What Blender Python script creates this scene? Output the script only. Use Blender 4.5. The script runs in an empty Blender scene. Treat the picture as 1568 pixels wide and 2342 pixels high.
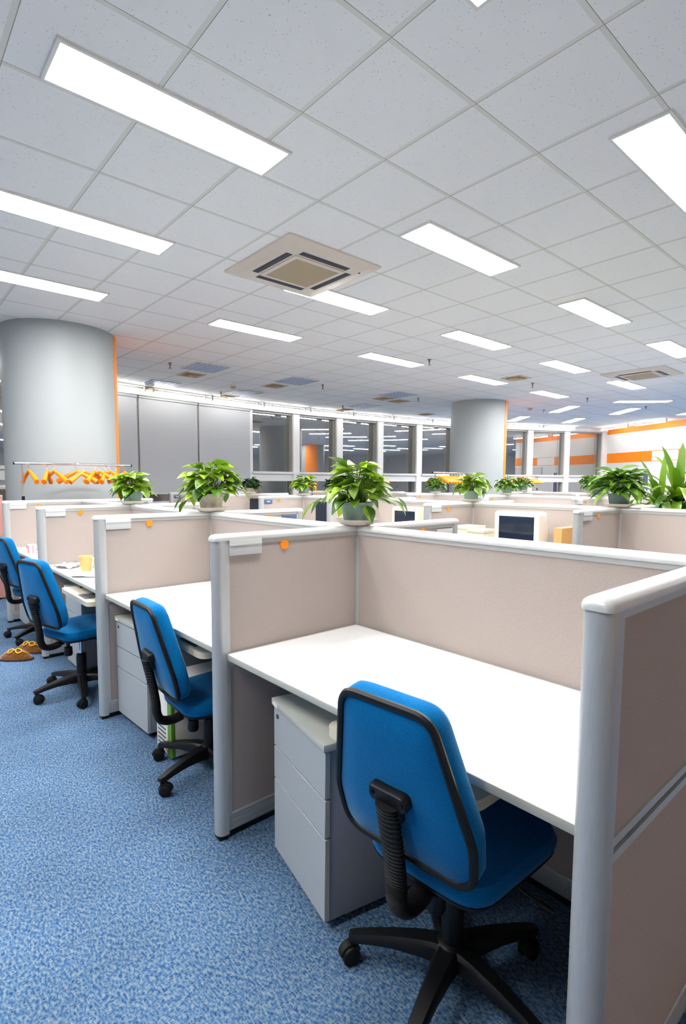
import bpy, bmesh, math, random
from math import sin, cos, pi, radians, sqrt, atan2
from mathutils import Vector, Matrix
random.seed(7)
S = bpy.context.scene
COL = S.collection

# ------------------------------------------------------------------ helpers
def lin(r, g, b):
    f = lambda c: (c / 255 / 12.92) if c / 255 <= .04045 else ((c / 255 + .055) / 1.055) ** 2.4
    return (f(r), f(g), f(b), 1)

def mat(name, col, rough=.5, metal=0, spec=.5, **k):
    m = bpy.data.materials.new(name); m.use_nodes = True
    b = m.node_tree.nodes['Principled BSDF']
    b.inputs['Base Color'].default_value = col if len(col) == 4 else (*col, 1)
    b.inputs['Roughness'].default_value = rough
    b.inputs['Metallic'].default_value = metal
    b.inputs['Specular IOR Level'].default_value = spec
    for kk, v in k.items():
        b.inputs[kk.replace('_', ' ')].default_value = v
    return m

def nodes(m):
    nt = m.node_tree
    return nt, nt.nodes, nt.links, nt.nodes['Principled BSDF']

def noise_col(m, c1, c2, scale, lo=.35, hi=.65, detail=4, stretch=(1, 1, 1), bump=0, bscale=None):
    nt, N, L, b = nodes(m)
    tc = N.new('ShaderNodeTexCoord'); mp = N.new('ShaderNodeMapping'); mp.inputs['Scale'].default_value = stretch
    L.new(tc.outputs['Object'], mp.inputs['Vector'])
    nz = N.new('ShaderNodeTexNoise'); nz.inputs['Scale'].default_value = scale; nz.inputs['Detail'].default_value = detail
    L.new(mp.outputs['Vector'], nz.inputs['Vector'])
    r = N.new('ShaderNodeValToRGB'); r.color_ramp.elements[0].position = lo; r.color_ramp.elements[1].position = hi
    r.color_ramp.elements[0].color = c1; r.color_ramp.elements[1].color = c2
    L.new(nz.outputs['Fac'], r.inputs['Fac']); L.new(r.outputs['Color'], b.inputs['Base Color'])
    if bump:
        bp = N.new('ShaderNodeBump'); bp.inputs['Strength'].default_value = bump; bp.inputs['Distance'].default_value = .002
        L.new(nz.outputs['Fac'], bp.inputs['Height']); L.new(bp.outputs['Normal'], b.inputs['Normal'])
    return m

class MB:
    """collects shapes into one mesh"""
    def __init__(s): s.v = []; s.f = []; s.mi = []; s.sm = []
    def add(s, vs, fs, mi=0, smooth=False):
        n = len(s.v); s.v += [tuple(p) for p in vs]
        s.f += [tuple(i + n for i in f) for f in fs]; s.mi += [mi] * len(fs); s.sm += [smooth] * len(fs)
    def box(s, x0, x1, y0, y1, z0, z1, bev=0, mi=0, M=None, seg=2):
        bm = bmesh.new(); bmesh.ops.create_cube(bm, size=1)
        for v in bm.verts:
            v.co = Vector(((x0 + x1) / 2 + v.co.x * (x1 - x0), (y0 + y1) / 2 + v.co.y * (y1 - y0), (z0 + z1) / 2 + v.co.z * (z1 - z0)))
        if bev: bmesh.ops.bevel(bm, geom=list(bm.edges), offset=bev, segments=seg, affect='EDGES', profile=.5)
        if M is not None: bm.transform(M)
        bm.verts.index_update()
        s.add([v.co[:] for v in bm.verts], [[v.index for v in f.verts] for f in bm.faces], mi, False); bm.free()
        return s
    def tube(s, path, r, n=8, mi=0, caps=True, sx=1, sy=1, up=None):
        """round (or elliptic) tube along path; r number or list"""
        P = [Vector(p) for p in path]; m = len(P)
        R = r if isinstance(r, (list, tuple)) else [r] * m
        u = None; vs = []
        for i in range(m):
            t = (P[min(i + 1, m - 1)] - P[max(i - 1, 0)]).normalized()
            if u is None:
                a = Vector(up) if up else (Vector((0, 0, 1)) if abs(t.z) < .9 else Vector((1, 0, 0)))
                u = (a - t * a.dot(t)).normalized()
            else:
                u = (u - t * u.dot(t)).normalized()
            w = t.cross(u)
            for k in range(n):
                a = 2 * pi * k / n
                vs.append(P[i] + u * (cos(a) * R[i] * sx) + w * (sin(a) * R[i] * sy))
        fs = [(i * n + k, i * n + (k + 1) % n, (i + 1) * n + (k + 1) % n, (i + 1) * n + k) for i in range(m - 1) for k in range(n)]
        if caps: fs += [tuple(range(n))[::-1], tuple((m - 1) * n + k for k in range(n))]
        s.add(vs, fs, mi, True); return s
    def lathe(s, prof, n=24, mi=0, c=(0, 0, 0), M=None, smooth=True, wob=None):
        vs = []; m = len(prof)
        for i, (r, z) in enumerate(prof):
            for k in range(n):
                a = 2 * pi * k / n
                rr = r + (wob(i, k) if wob else 0)
                p = Vector((c[0] + rr * cos(a), c[1] + rr * sin(a), c[2] + z))
                vs.append(M @ p if M is not None else p)
        fs = [(i * n + k, i * n + (k + 1) % n, (i + 1) * n + (k + 1) % n, (i + 1) * n + k) for i in range(m - 1) for k in range(n)]
        if prof[0][0] > 1e-6: fs.append(tuple(range(n))[::-1])
        if prof[-1][0] > 1e-6: fs.append(tuple((m - 1) * n + k for k in range(n)))
        s.add(vs, fs, mi, smooth); return s
    def cyl(s, p0, p1, r, n=16, mi=0):
        return s.tube([p0, p1], r, n, mi)
    def loft(s, rings, mi=0, cap0=True, cap1=True, smooth=True):
        n = len(rings[0]); vs = [p for r in rings for p in r]
        fs = [(i * n + k, i * n + (k + 1) % n, (i + 1) * n + (k + 1) % n, (i + 1) * n + k) for i in range(len(rings) - 1) for k in range(n)]
        if cap0: fs.append(tuple(range(n))[::-1])
        if cap1: fs.append(tuple((len(rings) - 1) * n + k for k in range(n)))
        s.add(vs, fs, mi, smooth); return s
    def mesh(s, name, mats):
        me = bpy.data.meshes.new(name); me.from_pydata(s.v, [], s.f)
        for m in (mats if isinstance(mats, (list, tuple)) else [mats]): me.materials.append(m)
        me.polygons.foreach_set('material_index', s.mi)
        me.polygons.foreach_set('use_smooth', s.sm)
        bm = bmesh.new(); bm.from_mesh(me); bmesh.ops.recalc_face_normals(bm, faces=bm.faces); bm.to_mesh(me); bm.free()
        try: me.set_sharp_from_angle(angle=radians(40))
        except Exception: pass
        me.update(); return me
    def build(s, name, mats, parent=None):
        o = bpy.data.objects.new(name, s.mesh(name, mats)); COL.objects.link(o)
        if parent: o.parent = parent
        return o

def tag(o, label=None, cat=None, group=None, kind=None):
    if label: o['label'] = label
    if cat: o['category'] = cat
    if group: o['group'] = group
    if kind: o['kind'] = kind
    return o

def empty(name, loc=(0, 0, 0), rz=0):
    o = bpy.data.objects.new(name, None); o.empty_display_size = .1; COL.objects.link(o)
    o.location = loc; o.rotation_euler = (0, 0, rz); return o

def copy_tree(o, parent=None):
    c = o.copy(); COL.objects.link(c)
    if parent:
        c.parent = parent; c.matrix_parent_inverse = o.matrix_parent_inverse.copy()
    for ch in [x for x in bpy.data.objects if x.parent == o]: copy_tree(ch, c)
    return c

def struct(o):
    o['kind'] = 'structure'; return o

def rpoly(pts, rad, n=6):
    """closed polygon with rounded corners"""
    out = []; m = len(pts)
    for i in range(m):
        p0, p, p1 = Vector(pts[i - 1]), Vector(pts[i]), Vector(pts[(i + 1) % m])
        r = rad[i] if isinstance(rad, (list, tuple)) else rad
        a = (p0 - p).normalized(); b = (p1 - p).normalized()
        ang = a.angle(b); t = r / math.tan(ang / 2)
        q0 = p + a * t; q1 = p + b * t
        for k in range(n + 1):
            u = k / n
            out.append(((1 - u) ** 2) * q0 + 2 * u * (1 - u) * p + u * u * q1)
    return out

# ------------------------------------------------------------------ constants
HC = 1.40                     # eye height
CEIL = HC + 1.83
PITCH = 1.40                  # cubicle pitch
ROWS = [.40 + PITCH * k for k in range(7)]
TOPZ = 1.20

# ------------------------------------------------------------------ camera
f_px, yaw, pitch, roll, pcx, pcy = 1226.85, .8634, .0835, .0039, 755.43, 1203.29
F = Vector((cos(yaw) * cos(pitch), sin(yaw) * cos(pitch), -sin(pitch)))
R0 = Vector((sin(yaw), -cos(yaw), 0)); U0 = R0.cross(F)
Rv = R0 * cos(roll) + U0 * sin(roll); Uv = -R0 * sin(roll) + U0 * cos(roll)
cam = bpy.data.cameras.new('camera'); co = bpy.data.objects.new('camera', cam); COL.objects.link(co)
M = Matrix((Rv, Uv, -F)).transposed().to_4x4(); M.translation = (0, 0, HC); co.matrix_world = M
cam.sensor_fit = 'VERTICAL'; cam.sensor_height = 36; cam.sensor_width = 36 * 1568 / 2342
cam.lens = f_px * 36 / 2342
cam.shift_x = (784 - pcx) / 2342; cam.shift_y = (pcy - 1171) / 2342
cam.clip_start = .02; cam.clip_end = 200
S.camera = co

# ------------------------------------------------------------------ materials
m_alu = mat('brushed aluminium', lin(193, 197, 200), .38, .35)
noise_col(m_alu, lin(170, 174, 177), lin(186, 189, 190), 60, stretch=(30, 30, .3))
m_alu_w = mat('pale painted rail', lin(182, 185, 184), .35, .15)
m_cap = mat('satin top rail', lin(204, 206, 206), .28, .1)
m_fab = mat('pinkish grey panel fabric', lin(190, 176, 170), .95, spec=.1)
noise_col(m_fab, lin(163, 152, 146), lin(170, 160, 155), 240, .35, .6, 6, stretch=(1, 1, .8), bump=.25)
m_fab2 = mat('darker panel fabric', lin(150, 140, 140), .95, spec=.1)
noise_col(m_fab2, lin(142, 132, 132), lin(160, 150, 150), 60)
m_groove = mat('dark groove', lin(70, 74, 80), .6)
m_black = mat('black plastic', lin(9, 10, 14), .4, spec=.35)
m_black2 = mat('matte black rubber', lin(8, 9, 12), .6, spec=.3)
m_desk = mat('white laminate', lin(240, 240, 240), .32)
m_edge = mat('pale edge band', lin(176, 178, 170), .45)
m_blue = mat('blue seat fabric', lin(12, 112, 190), .9, spec=.08, Sheen_Weight=.28, Sheen_Roughness=.35, Sheen_Tint=(.6, .93, 1, 1))
noise_col(m_blue, lin(2, 90, 146), lin(6, 104, 162), 300, bump=.1)
m_chrome = mat('chrome', (.75, .77, .8), .12, 1)
m_cab = mat('light grey cabinet paint', lin(164, 170, 174), .45)
m_cabside = mat('cabinet carcass paint', lin(134, 140, 150), .5)
m_white = mat('white paint', lin(232, 230, 227), .6)
m_whitepl = mat('white plastic', lin(228, 226, 220), .35)
m_beige = mat('beige plastic', lin(214, 206, 186), .4)
m_orange = mat('orange paint', (.95, .25, .003, 1), .5)
m_orange_pl = mat('orange plastic', (1.0, .26, .003, 1), .35)
m_dot = mat('orange sticker', (.85, .25, .002, 1), .5)
m_navy = mat('navy label', lin(62, 86, 124), .4)
m_tag = mat('white name card', lin(198, 202, 202), .35)
m_column = mat('grey painted column', lin(158, 164, 166), .5)
m_wall = mat('white wall paint', lin(236, 234, 231), .7)
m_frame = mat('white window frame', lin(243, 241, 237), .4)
m_frameside = mat('shaded window reveal', lin(176, 174, 168), .5)  # greyer than the frame: the reveal's shade is put into the colour
m_blind = mat('grey roller blind', lin(186, 188, 192), .7)
m_screen = mat('dark screen glass', lin(28, 38, 54), .12)
m_soil = mat('potting soil', lin(58, 44, 32), .95)
noise_col(m_soil, lin(38, 28, 20), lin(78, 60, 42), 60)
m_potg = mat('sage green pot', lin(122, 146, 134), .45)
m_potb = mat('beige pot', lin(176, 170, 150), .5)
noise_col(m_potb, lin(168, 160, 138), lin(188, 182, 164), 30)
m_potd = mat('slate green pot', lin(86, 106, 106), .45)
m_saucer = mat('cream saucer', lin(222, 212, 200), .4)
m_ac = mat('cream air conditioner casing', lin(214, 202, 188), .45)
m_grille = mat('tan intake grille', lin(158, 142, 116), .7)
m_slot = mat('dark louvre slot', lin(20, 26, 46), .5)
m_vent = mat('beige vent', lin(196, 176, 146), .6)
m_troff = mat('blue grey reflector', lin(120, 152, 200), .35, .3)
m_louv = mat('pale louvre blade', lin(214, 222, 232), .3, .3)
m_brass = mat('sprinkler metal', lin(120, 100, 84), .4, .7)
m_box = mat('manila cardboard', lin(214, 168, 104), .8)
m_mugy = mat('yellow mug glaze', lin(222, 178, 112), .3)
m_mugw = mat('white mug glaze', lin(238, 234, 232), .2)
m_red = mat('red stripe', lin(220, 96, 100), .5)
m_pink = mat('pink wrapper', lin(240, 120, 110), .45)
m_paper = mat('paper', lin(238, 240, 246), .8)
m_greenstripe = mat('green stripe', lin(106, 150, 48), .4)
m_slip = mat('brown plush', lin(112, 68, 16), .95, spec=.1, Sheen_Weight=.6)
noise_col(m_slip, lin(84, 48, 10), lin(134, 84, 22), 120, bump=.5)
m_gold = mat('gold embroidery', lin(222, 168, 18), .5)
m_sole = mat('dark slipper sole', lin(50, 36, 26), .8)
m_stem = mat('plant stalk', lin(96, 130, 46), .6)
m_bark = mat('grey brown trunk', lin(104, 90, 62), .85)
m_redpanel = mat('dusty red panel', lin(196, 140, 130), .9)

def leaf_mat(name, dark, light, var=.35):
    m = bpy.data.materials.new(name); m.use_nodes = True
    nt, N, L, b = nodes(m)
    g = N.new('ShaderNodeNewGeometry'); r = N.new('ShaderNodeValToRGB')
    r.color_ramp.elements[0].color = dark; r.color_ramp.elements[1].color = light
    L.new(g.outputs['Random Per Island'], r.inputs['Fac']); L.new(r.outputs['Color'], b.inputs['Base Color'])
    b.inputs['Roughness'].default_value = .32; b.inputs['Specular IOR Level'].default_value = .5
    tr = N.new('ShaderNodeBsdfTranslucent'); mx = N.new('ShaderNodeMixShader'); mx.inputs[0].default_value = .22
    L.new(r.outputs['Color'], tr.inputs['Color'])
    L.new(b.outputs[0], mx.inputs[1]); L.new(tr.outputs[0], mx.inputs[2])
    L.new(mx.outputs[0], N['Material Output'].inputs['Surface'])
    return m
m_leaf = leaf_mat('bright pothos leaf', lin(40, 86, 20), lin(156, 190, 50))
m_leaf2 = leaf_mat('mid green leaf', lin(44, 84, 28), lin(112, 152, 40))
m_leafd = leaf_mat('dark glossy leaf', lin(20, 44, 22), lin(48, 82, 40))
m_leafs = leaf_mat('strap leaf', lin(38, 78, 18), lin(120, 158, 32))

# carpet
m_carpet = mat('blue fleck carpet', (.05, .12, .3, 1), .97, spec=.08)
def carpet():
    nt, N, L, b = nodes(m_carpet)
    tc = N.new('ShaderNodeTexCoord')
    def nz(scale, det, st=(1, 1, 1), rot=0):
        mp = N.new('ShaderNodeMapping'); mp.inputs['Scale'].default_value = st; mp.inputs['Rotation'].default_value = (0, 0, rot)
        L.new(tc.outputs['Object'], mp.inputs['Vector'])
        t = N.new('ShaderNodeTexNoise'); t.inputs['Scale'].default_value = scale; t.inputs['Detail'].default_value = det
        L.new(mp.outputs['Vector'], t.inputs['Vector']); return t.outputs['Fac']
    def ramp(fac, stops):
        r = N.new('ShaderNodeValToRGB')
        while len(r.color_ramp.elements) < len(stops): r.color_ramp.elements.new(.5)
        for e, (p, c) in zip(r.color_ramp.elements, stops): e.position = p; e.color = c
        L.new(fac, r.inputs['Fac']); return r.outputs['Color']
    a = ramp(nz(150, 3, (1, .45, 1), .6), [(.30, CARP[0]), (.45, CARP[1]), (.56, CARP[2]), (.70, CARP[3])])
    c = ramp(nz(210, 2, (.4, 1, 1), -.5), [(.52, (0, 0, 0, 1)), (.70, (1, 1, 1, 1))])
    mx = N.new('ShaderNodeMix'); mx.data_type = 'RGBA'; mx.inputs[7].default_value = CARP[4]
    L.new(c, mx.inputs[0]); L.new(a, mx.inputs[6])
    big = ramp(nz(3.2, 3), [(.35, (.9, .9, .9, 1)), (.65, (1.08, 1.08, 1.08, 1))])
    mu = N.new('ShaderNodeMix'); mu.data_type = 'RGBA'; mu.blend_type = 'MULTIPLY'; mu.inputs[0].default_value = 1
    L.new(mx.outputs[2], mu.inputs[6]); L.new(big, mu.inputs[7]); L.new(mu.outputs[2], b.inputs['Base Color'])
CARP = [lin(26, 63, 107), lin(56, 91, 132), lin(87, 116, 144), lin(130, 142, 149), lin(126, 134, 140)]
carpet()

# ceiling tiles
m_ceil = mat('mineral fibre ceiling tiles', lin(236, 233, 228), .9, spec=.2)
def ceiling_mat():
    nt, N, L, b = nodes(m_ceil)
    tc = N.new('ShaderNodeTexCoord'); sp = N.new('ShaderNodeSeparateXYZ'); L.new(tc.outputs['Object'], sp.inputs[0])
    def mth(op, a, bb=None, c=None):
        n = N.new('ShaderNodeMath'); n.operation = op
        for i, x in enumerate((a, bb, c)):
            if x is None: continue
            if isinstance(x, (int, float)): n.inputs[i].default_value = x
            else: L.new(x, n.inputs[i])
        return n.outputs[0]
    def dist(o, off):   # signed distance to the next grid line
        w = mth('WRAP', mth('SUBTRACT', o, off), .3, -.3); return w
    dx = dist(sp.outputs[0], -1.2804); dy = dist(sp.outputs[1], -1.9388)
    ax = mth('ABSOLUTE', dx); ay = mth('ABSOLUTE', dy)
    d = mth('MINIMUM', ax, ay)
    bar = mth('LESS_THAN', d, .012)
    e1 = mth('LESS_THAN', mth('ABSOLUTE', mth('SUBTRACT', dx, .0125)), .0018)
    e2 = mth('LESS_THAN', mth('ABSOLUTE', mth('SUBTRACT', dy, -.0125)), .0018)
    edge = mth('MAXIMUM', e1, e2)
    # pin holes and tonal wobble
    nz = N.new('ShaderNodeTexVoronoi'); nz.inputs['Scale'].default_value = 62; L.new(tc.outputs['Object'], nz.inputs['Vector'])
    nn = N.new('ShaderNodeTexNoise'); nn.inputs['Scale'].default_value = 25; L.new(tc.outputs['Object'], nn.inputs['Vector'])
    pit = mth('MULTIPLY', mth('LESS_THAN', nz.outputs['Distance'], .17), mth('GREATER_THAN', nn.outputs['Fac'], .52))
    def mix(fac, A, B):
        mx = N.new('ShaderNodeMix'); mx.data_type = 'RGBA'
        L.new(fac, mx.inputs[0])
        for i, c in ((6, A), (7, B)):
            if isinstance(c, tuple): mx.inputs[i].default_value = c
            else: L.new(c, mx.inputs[i])
        return mx.outputs[2]
    c = mix(pit, lin(248, 246, 243), lin(206, 200, 192))
    c = mix(bar, c, lin(226, 225, 216))
    c = mix(edge, c, lin(150, 146, 138))
    L.new(c, b.inputs['Base Color'])
ceiling_mat()

# lit lamp diffuser
m_lamp = bpy.data.materials.new('lit diffuser'); m_lamp.use_nodes = True
_n = m_lamp.node_tree.nodes; _n.remove(_n['Principled BSDF'])
_e = _n.new('ShaderNodeEmission'); _e.inputs[0].default_value = (1, .98, .945, 1); _e.inputs[1].default_value = 57
m_lamp.node_tree.links.new(_e.outputs[0], _n['Material Output'].inputs['Surface'])

# night window: coated glass in front of the dark outside
m_glass = bpy.data.materials.new('night window glass'); m_glass.use_nodes = True
def glass():
    nt, N, L, b = nodes(m_glass)
    b.inputs['Base Color'].default_value = (.012, .015, .022, 1); b.inputs['Roughness'].default_value = .3
    g = N.new('ShaderNodeBsdfGlossy'); g.inputs['Roughness'].default_value = .015; g.inputs['Color'].default_value = (.9, .88, .84, 1)
    mx = N.new('ShaderNodeMixShader'); mx.inputs[0].default_value = .5
    L.new(b.outputs[0], mx.inputs[1]); L.new(g.outputs[0], mx.inputs[2]); L.new(mx.outputs[0], N['Material Output'].inputs['Surface'])
glass()

# ------------------------------------------------------------------ room shell
CX, CY, RR = 7.97, -10.68, 21.9           # plan circle of the curved window wall
def arc(deg, r=RR): return Vector((CX + r * cos(radians(deg)), CY + r * sin(radians(deg)), 0))
CORNER = arc(58.64); RD = Vector((-.487, -.873, 0)).normalized(); RN = Vector((-.873, .487, 0))   # right wall line, inward normal
X0, Y0 = -5.5, -5.0
LW = 3.42
END = CORNER + RD * LW
X1, Y0 = 25.0, -9.0
WIN = [99 - 0 + 0 for _ in ()]
angs = [90.7 + 3.75 * k for k in range(6, -9, -1)]       # window centres (deg)
LEFTDEG = angs[0] + 1.875
outline = [(X0, Y0), (X1, Y0), (X1, END.y), (END.x, END.y), (CORNER.x, CORNER.y)] + [tuple(arc(a)[:2]) for a in [60 + 1.5 * i for i in range(0, int((LEFTDEG - 60) / 1.5) + 1)]] + [tuple(arc(LEFTDEG)[:2]), (X0, arc(LEFTDEG).y)]
def slab(name, z0, z1, m):
    b = MB(); n = len(outline)
    b.add([(x, y, z0) for x, y in outline] + [(x, y, z1) for x, y in outline],
          [tuple(range(n))[::-1], tuple(range(n, 2 * n))] + [(i, (i + 1) % n, n + (i + 1) % n, n + i) for i in range(n)])
    return struct(b.build(name, m))
floor = slab('floor', -.1, 0, m_carpet)
ceil = slab('ceiling', CEIL, CEIL + .15, m_ceil)
b = MB(); b.box(X0 - .15, X0, Y0, arc(LEFTDEG).y, 0, CEIL); struct(b.build('wall_left', m_wall))
b = MB(); b.box(X0, X1, Y0 - .15, Y0, 0, CEIL); struct(b.build('wall_back', m_wall))
b = MB(); b.box(X0, 9.0, -3.3, -3.15, 0, CEIL); struct(b.build('wall_bounce', mat('warm bounce wall', lin(232, 200, 170), .7)))  # unseen wall, added to bounce warm light onto the near divider
b = MB(); b.box(X1, X1 + .15, Y0, END.y, 0, CEIL); struct(b.build('wall_side', m_wall))
b = MB(); b.box(END.x + .1, X1, END.y, END.y + .15, 0, CEIL); struct(b.build('wall_return', m_wall))
b = MB(); y_ = arc(LEFTDEG).y; b.box(X0, arc(LEFTDEG).x, y_, y_ + .15, 0, CEIL); struct(b.build('wall_far', m_wall))
# right wall with orange bands
def rw(s, n, z):                      # point on the right wall: s along from the far corner, n inward
    p = CORNER + RD * s + RN * n; return (p.x, p.y, z)
def rwbox(b, s0, s1, n0, n1, z0, z1, mi=0):
    vs = [rw(s, n, z) for z in (z0, z1) for s, n in ((s0, n0), (s1, n0), (s1, n1), (s0, n1))]
    b.add(vs, [(0, 3, 2, 1), (4, 5, 6, 7), (0, 1, 5, 4), (1, 2, 6, 5), (2, 3, 7, 6), (3, 0, 4, 7)], mi)
b = MB(); rwbox(b, -.1, LW, -.15, 0, 0, CEIL); wr = struct(b.build('wall_right', m_wall))
def wallpart(name, m, *boxes):
    b = MB()
    for q in boxes: rwbox(b, *q)
    o = b.build(name, m, wr); return o
wallpart('stripe', m_orange, (.03, LW - .02, 0, .006, 3.02, 3.215))
wallpart('stripe', m_orange, (.05, 2.03, 0, .006, 2.055, 2.38))
wallpart('stripe', m_orange, (3.02, LW - .02, 0, .006, 2.055, 2.38))
wallpart('stripe', m_orange, (2.03, 3.02, 0, .004, 2.365, 2.38), (2.03, 3.02, 0, .004, 2.055, 2.07))
wallpart('grey_wainscot', mat('pale grey wall panel', lin(222, 222, 222), .6), (.03, LW - .02, 0, .004, .1, 2.05))
# door on the right wall
d = struct(empty('door_1')); b = MB(); rwbox(b, 1.72, 2.05, .004, .05, 0, 1.80); b.build('door_frame', m_white, d)
b = MB(); rwbox(b, 1.79, 1.98, .02, .056, .02, 1.76); b.build('door_glass', mat('dark blue door glass', lin(84, 92, 128), .3), d)
b = MB(); rwbox(b, 2.70, 3.38, .004, .03, 1.5, 1.985); tag(b.build('notice_board', [mat('pale grey board', lin(204, 206, 208), .5)]),
    'pale grey notice board below the orange band behind the strap-leaved plant', 'notice board')
b = MB(); rwbox(b, 2.70, 3.38, .03, .036, 1.5, 1.52); rwbox(b, 2.70, 3.38, .03, .036, 1.965, 1.985); rwbox(b, 2.70, 2.72, .03, .036, 1.5, 1.985); rwbox(b, 3.36, 3.38, .03, .036, 1.5, 1.985)
b.build('frame', m_alu_w, bpy.data.objects['notice_board'])

# cornice along the window wall
b = MB(); A_ = [58.7 + .75 * i for i in range(int((LEFTDEG - 58.7) / .75) + 1)]
rings = []
for a in A_:
    p = arc(a, RR - .09); q = arc(a, RR + .05)
    rings.append([(p.x, p.y, 3.11), (p.x, p.y, CEIL), (q.x, q.y, CEIL), (q.x, q.y, 3.11)])
b.loft(rings, smooth=False); struct(b.build('trim_1', m_white))

PANE_TURN = {-1: 2.8, -2: 5.0, -3: 4.2, -4: 5.2}
CW = 2 * RR * sin(radians(1.875))
def window(idx, a, blind):
    p = arc(a, RR * cos(radians(1.875))); ang = radians(a) - pi / 2
    w = struct(empty('window_%d' % idx, (p.x, p.y, 0), ang))
    h = CW / 2; o = .615
    b = MB()      # piers, spandrel and transom (local y = outward)
    for s in (-1, 1):
        x0, x1 = sorted((s * o, s * h)); b.box(x0, x1, 0, .25, 0, 3.12)
    b.box(-o, o, 0, .25, 0, .92); b.box(-o, o, .02, .25, 1.40, 1.58)
    b.build('window_surround', m_frame, w)
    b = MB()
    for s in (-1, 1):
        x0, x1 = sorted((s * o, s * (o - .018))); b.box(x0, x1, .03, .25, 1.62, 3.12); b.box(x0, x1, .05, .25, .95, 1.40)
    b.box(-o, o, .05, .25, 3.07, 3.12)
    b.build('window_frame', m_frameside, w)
    b = MB(); b.box(-o - .02, o + .02, -.05, .18, 1.575, 1.635, .006); b.box(-o, o, -.03, .18, .92, .96, .005)
    b.build('window_sill', m_white, w)
    Mp = Matrix.Translation((0, .1575, 0)) @ Matrix.Rotation(radians(PANE_TURN.get(round((a - 90.7) / 3.75), 0)), 4, 'Z')   # a few panes turned only to place what they reflect
    b = MB(); b.box(-o, o, -.0075, .0075, 1.62, 3.10, M=Mp); b.build('window_pane', m_glass, w)
    b = MB(); b.box(-o, o, -.0075, .0075, .95, 1.41, M=Mp); b.build('window_pane', m_glass, w)
    if blind:
        bl = empty('roller_blind', (p.x, p.y, 0), ang)
        b = MB(); b.box(-h + .025, h - .025, -.07, -.066, 1.13, 3.09); b.build('blind_fabric', m_blind, bl)
        b = MB(); b.box(-h + .025, h - .025, -.076, -.06, 1.11, 1.135, .004); b.build('bottom_bar', m_alu_w, bl)
        b = MB(); b.cyl((-h + .02, -.066, 3.075), (h - .02, -.066, 3.075), .03); b.build('roller', m_alu_w, bl)
        tag(bl, blind, 'blind', 'roller blinds on the window wall')
    else:
        cd = MB(); cd.tube([(o - .02, -.03, 3.08), (o - .02, -.035, 1.5)], .004, 6); cd.tube([(o - .05, -.03, 3.08), (o - .05, -.035, 1.5), (o - .035, -.035, 1.47), (o - .02, -.035, 1.5)], .004, 6)
        tag(cd.build('blind_cord', m_whitepl, w), None)
names = {2: 'grey roller blind next to the bare windows, widest in view', 3: 'grey roller blind in the middle between two dark gaps',
         4: 'grey roller blind partly hidden behind the round column by the coat rack'}
for i, a in enumerate(angs):
    k = round((a - 90.7) / 3.75)
    window(i + 1, a, {1: names[2], 2: names[3], 3: names[4]}.get(k))
# solid pier between last window and the right wall
b = MB(); p, q = arc(angs[-1] - 1.875), arc(58.64)
b.loft([[(v.x, v.y, 0), (v.x, v.y, 3.2), (v.x * 1.01, v.y * 1.02, 3.2), (v.x * 1.01, v.y * 1.02, 0)] for v in (p, q)], smooth=False); struct(b.build('wall_end', m_wall))

# columns
def column(x, y, r, a0, a1, lab):
    b = MB(); b.lathe([(r, 0), (r, CEIL)], 72); c = struct(b.build('column', m_column)); c.location = (x, y, 0); tag(c, lab)
    st = MB(); n = 16; rings = []
    for i in range(n + 1):
        a = radians(a0 + (a1 - a0) * i / n)
        rings.append([(rr * cos(a), rr * sin(a), z) for rr, z in ((r - .002, .02), (r + .006, .02), (r + .006, CEIL - .002), (r - .002, CEIL - .002))])
    st.loft(rings, smooth=False); st.build('stripe', m_orange, c)
column(1.895, 7.463, .654, 324.5, 384, 'big round grey column with an orange stripe behind the coat rack')
column(10.85, 7.40, .63, 280, 338, 'round grey column with an orange edge in the middle distance')
column(17.18, .88, .654, 100, 156, 'round grey column with a broad orange stripe, seen only mirrored in the windows')

# ------------------------------------------------------------------ ceiling fixtures
def lamp_proto():
    r = empty('ceiling_light')
    b = MB(); t = .016; z0, z1 = -.014, -.0005
    b.box(0, 1.2, 0, t, z0, z1); b.box(0, 1.2, .3 - t, .3, z0, z1); b.box(0, t, t, .3 - t, z0, z1); b.box(1.2 - t, 1.2, t, .3 - t, z0, z1)
    b.build('frame', m_whitepl, r)
    b = MB(); b.box(t, 1.2 - t, t, .3 - t, -.010, -.001); b.build('diffuser', m_lamp, r)
    return r
LP = lamp_proto(); used = False
def lamp(x, y, rz, label, group):
    global used
    o = LP if not used else copy_tree(LP)
    used = True
    o.location = (x, y, CEIL); o.rotation_euler = (0, 0, rz); tag(o, label, 'ceiling light', group); return o
lx = [-1.72, .68, 3.08, 5.48, 7.88, 10.28, 12.68, 15.08, 17.48, 19.88]; ly = [-3.46, -1.96, -.46, 1.04, 2.54, 4.04, 5.54]
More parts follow.
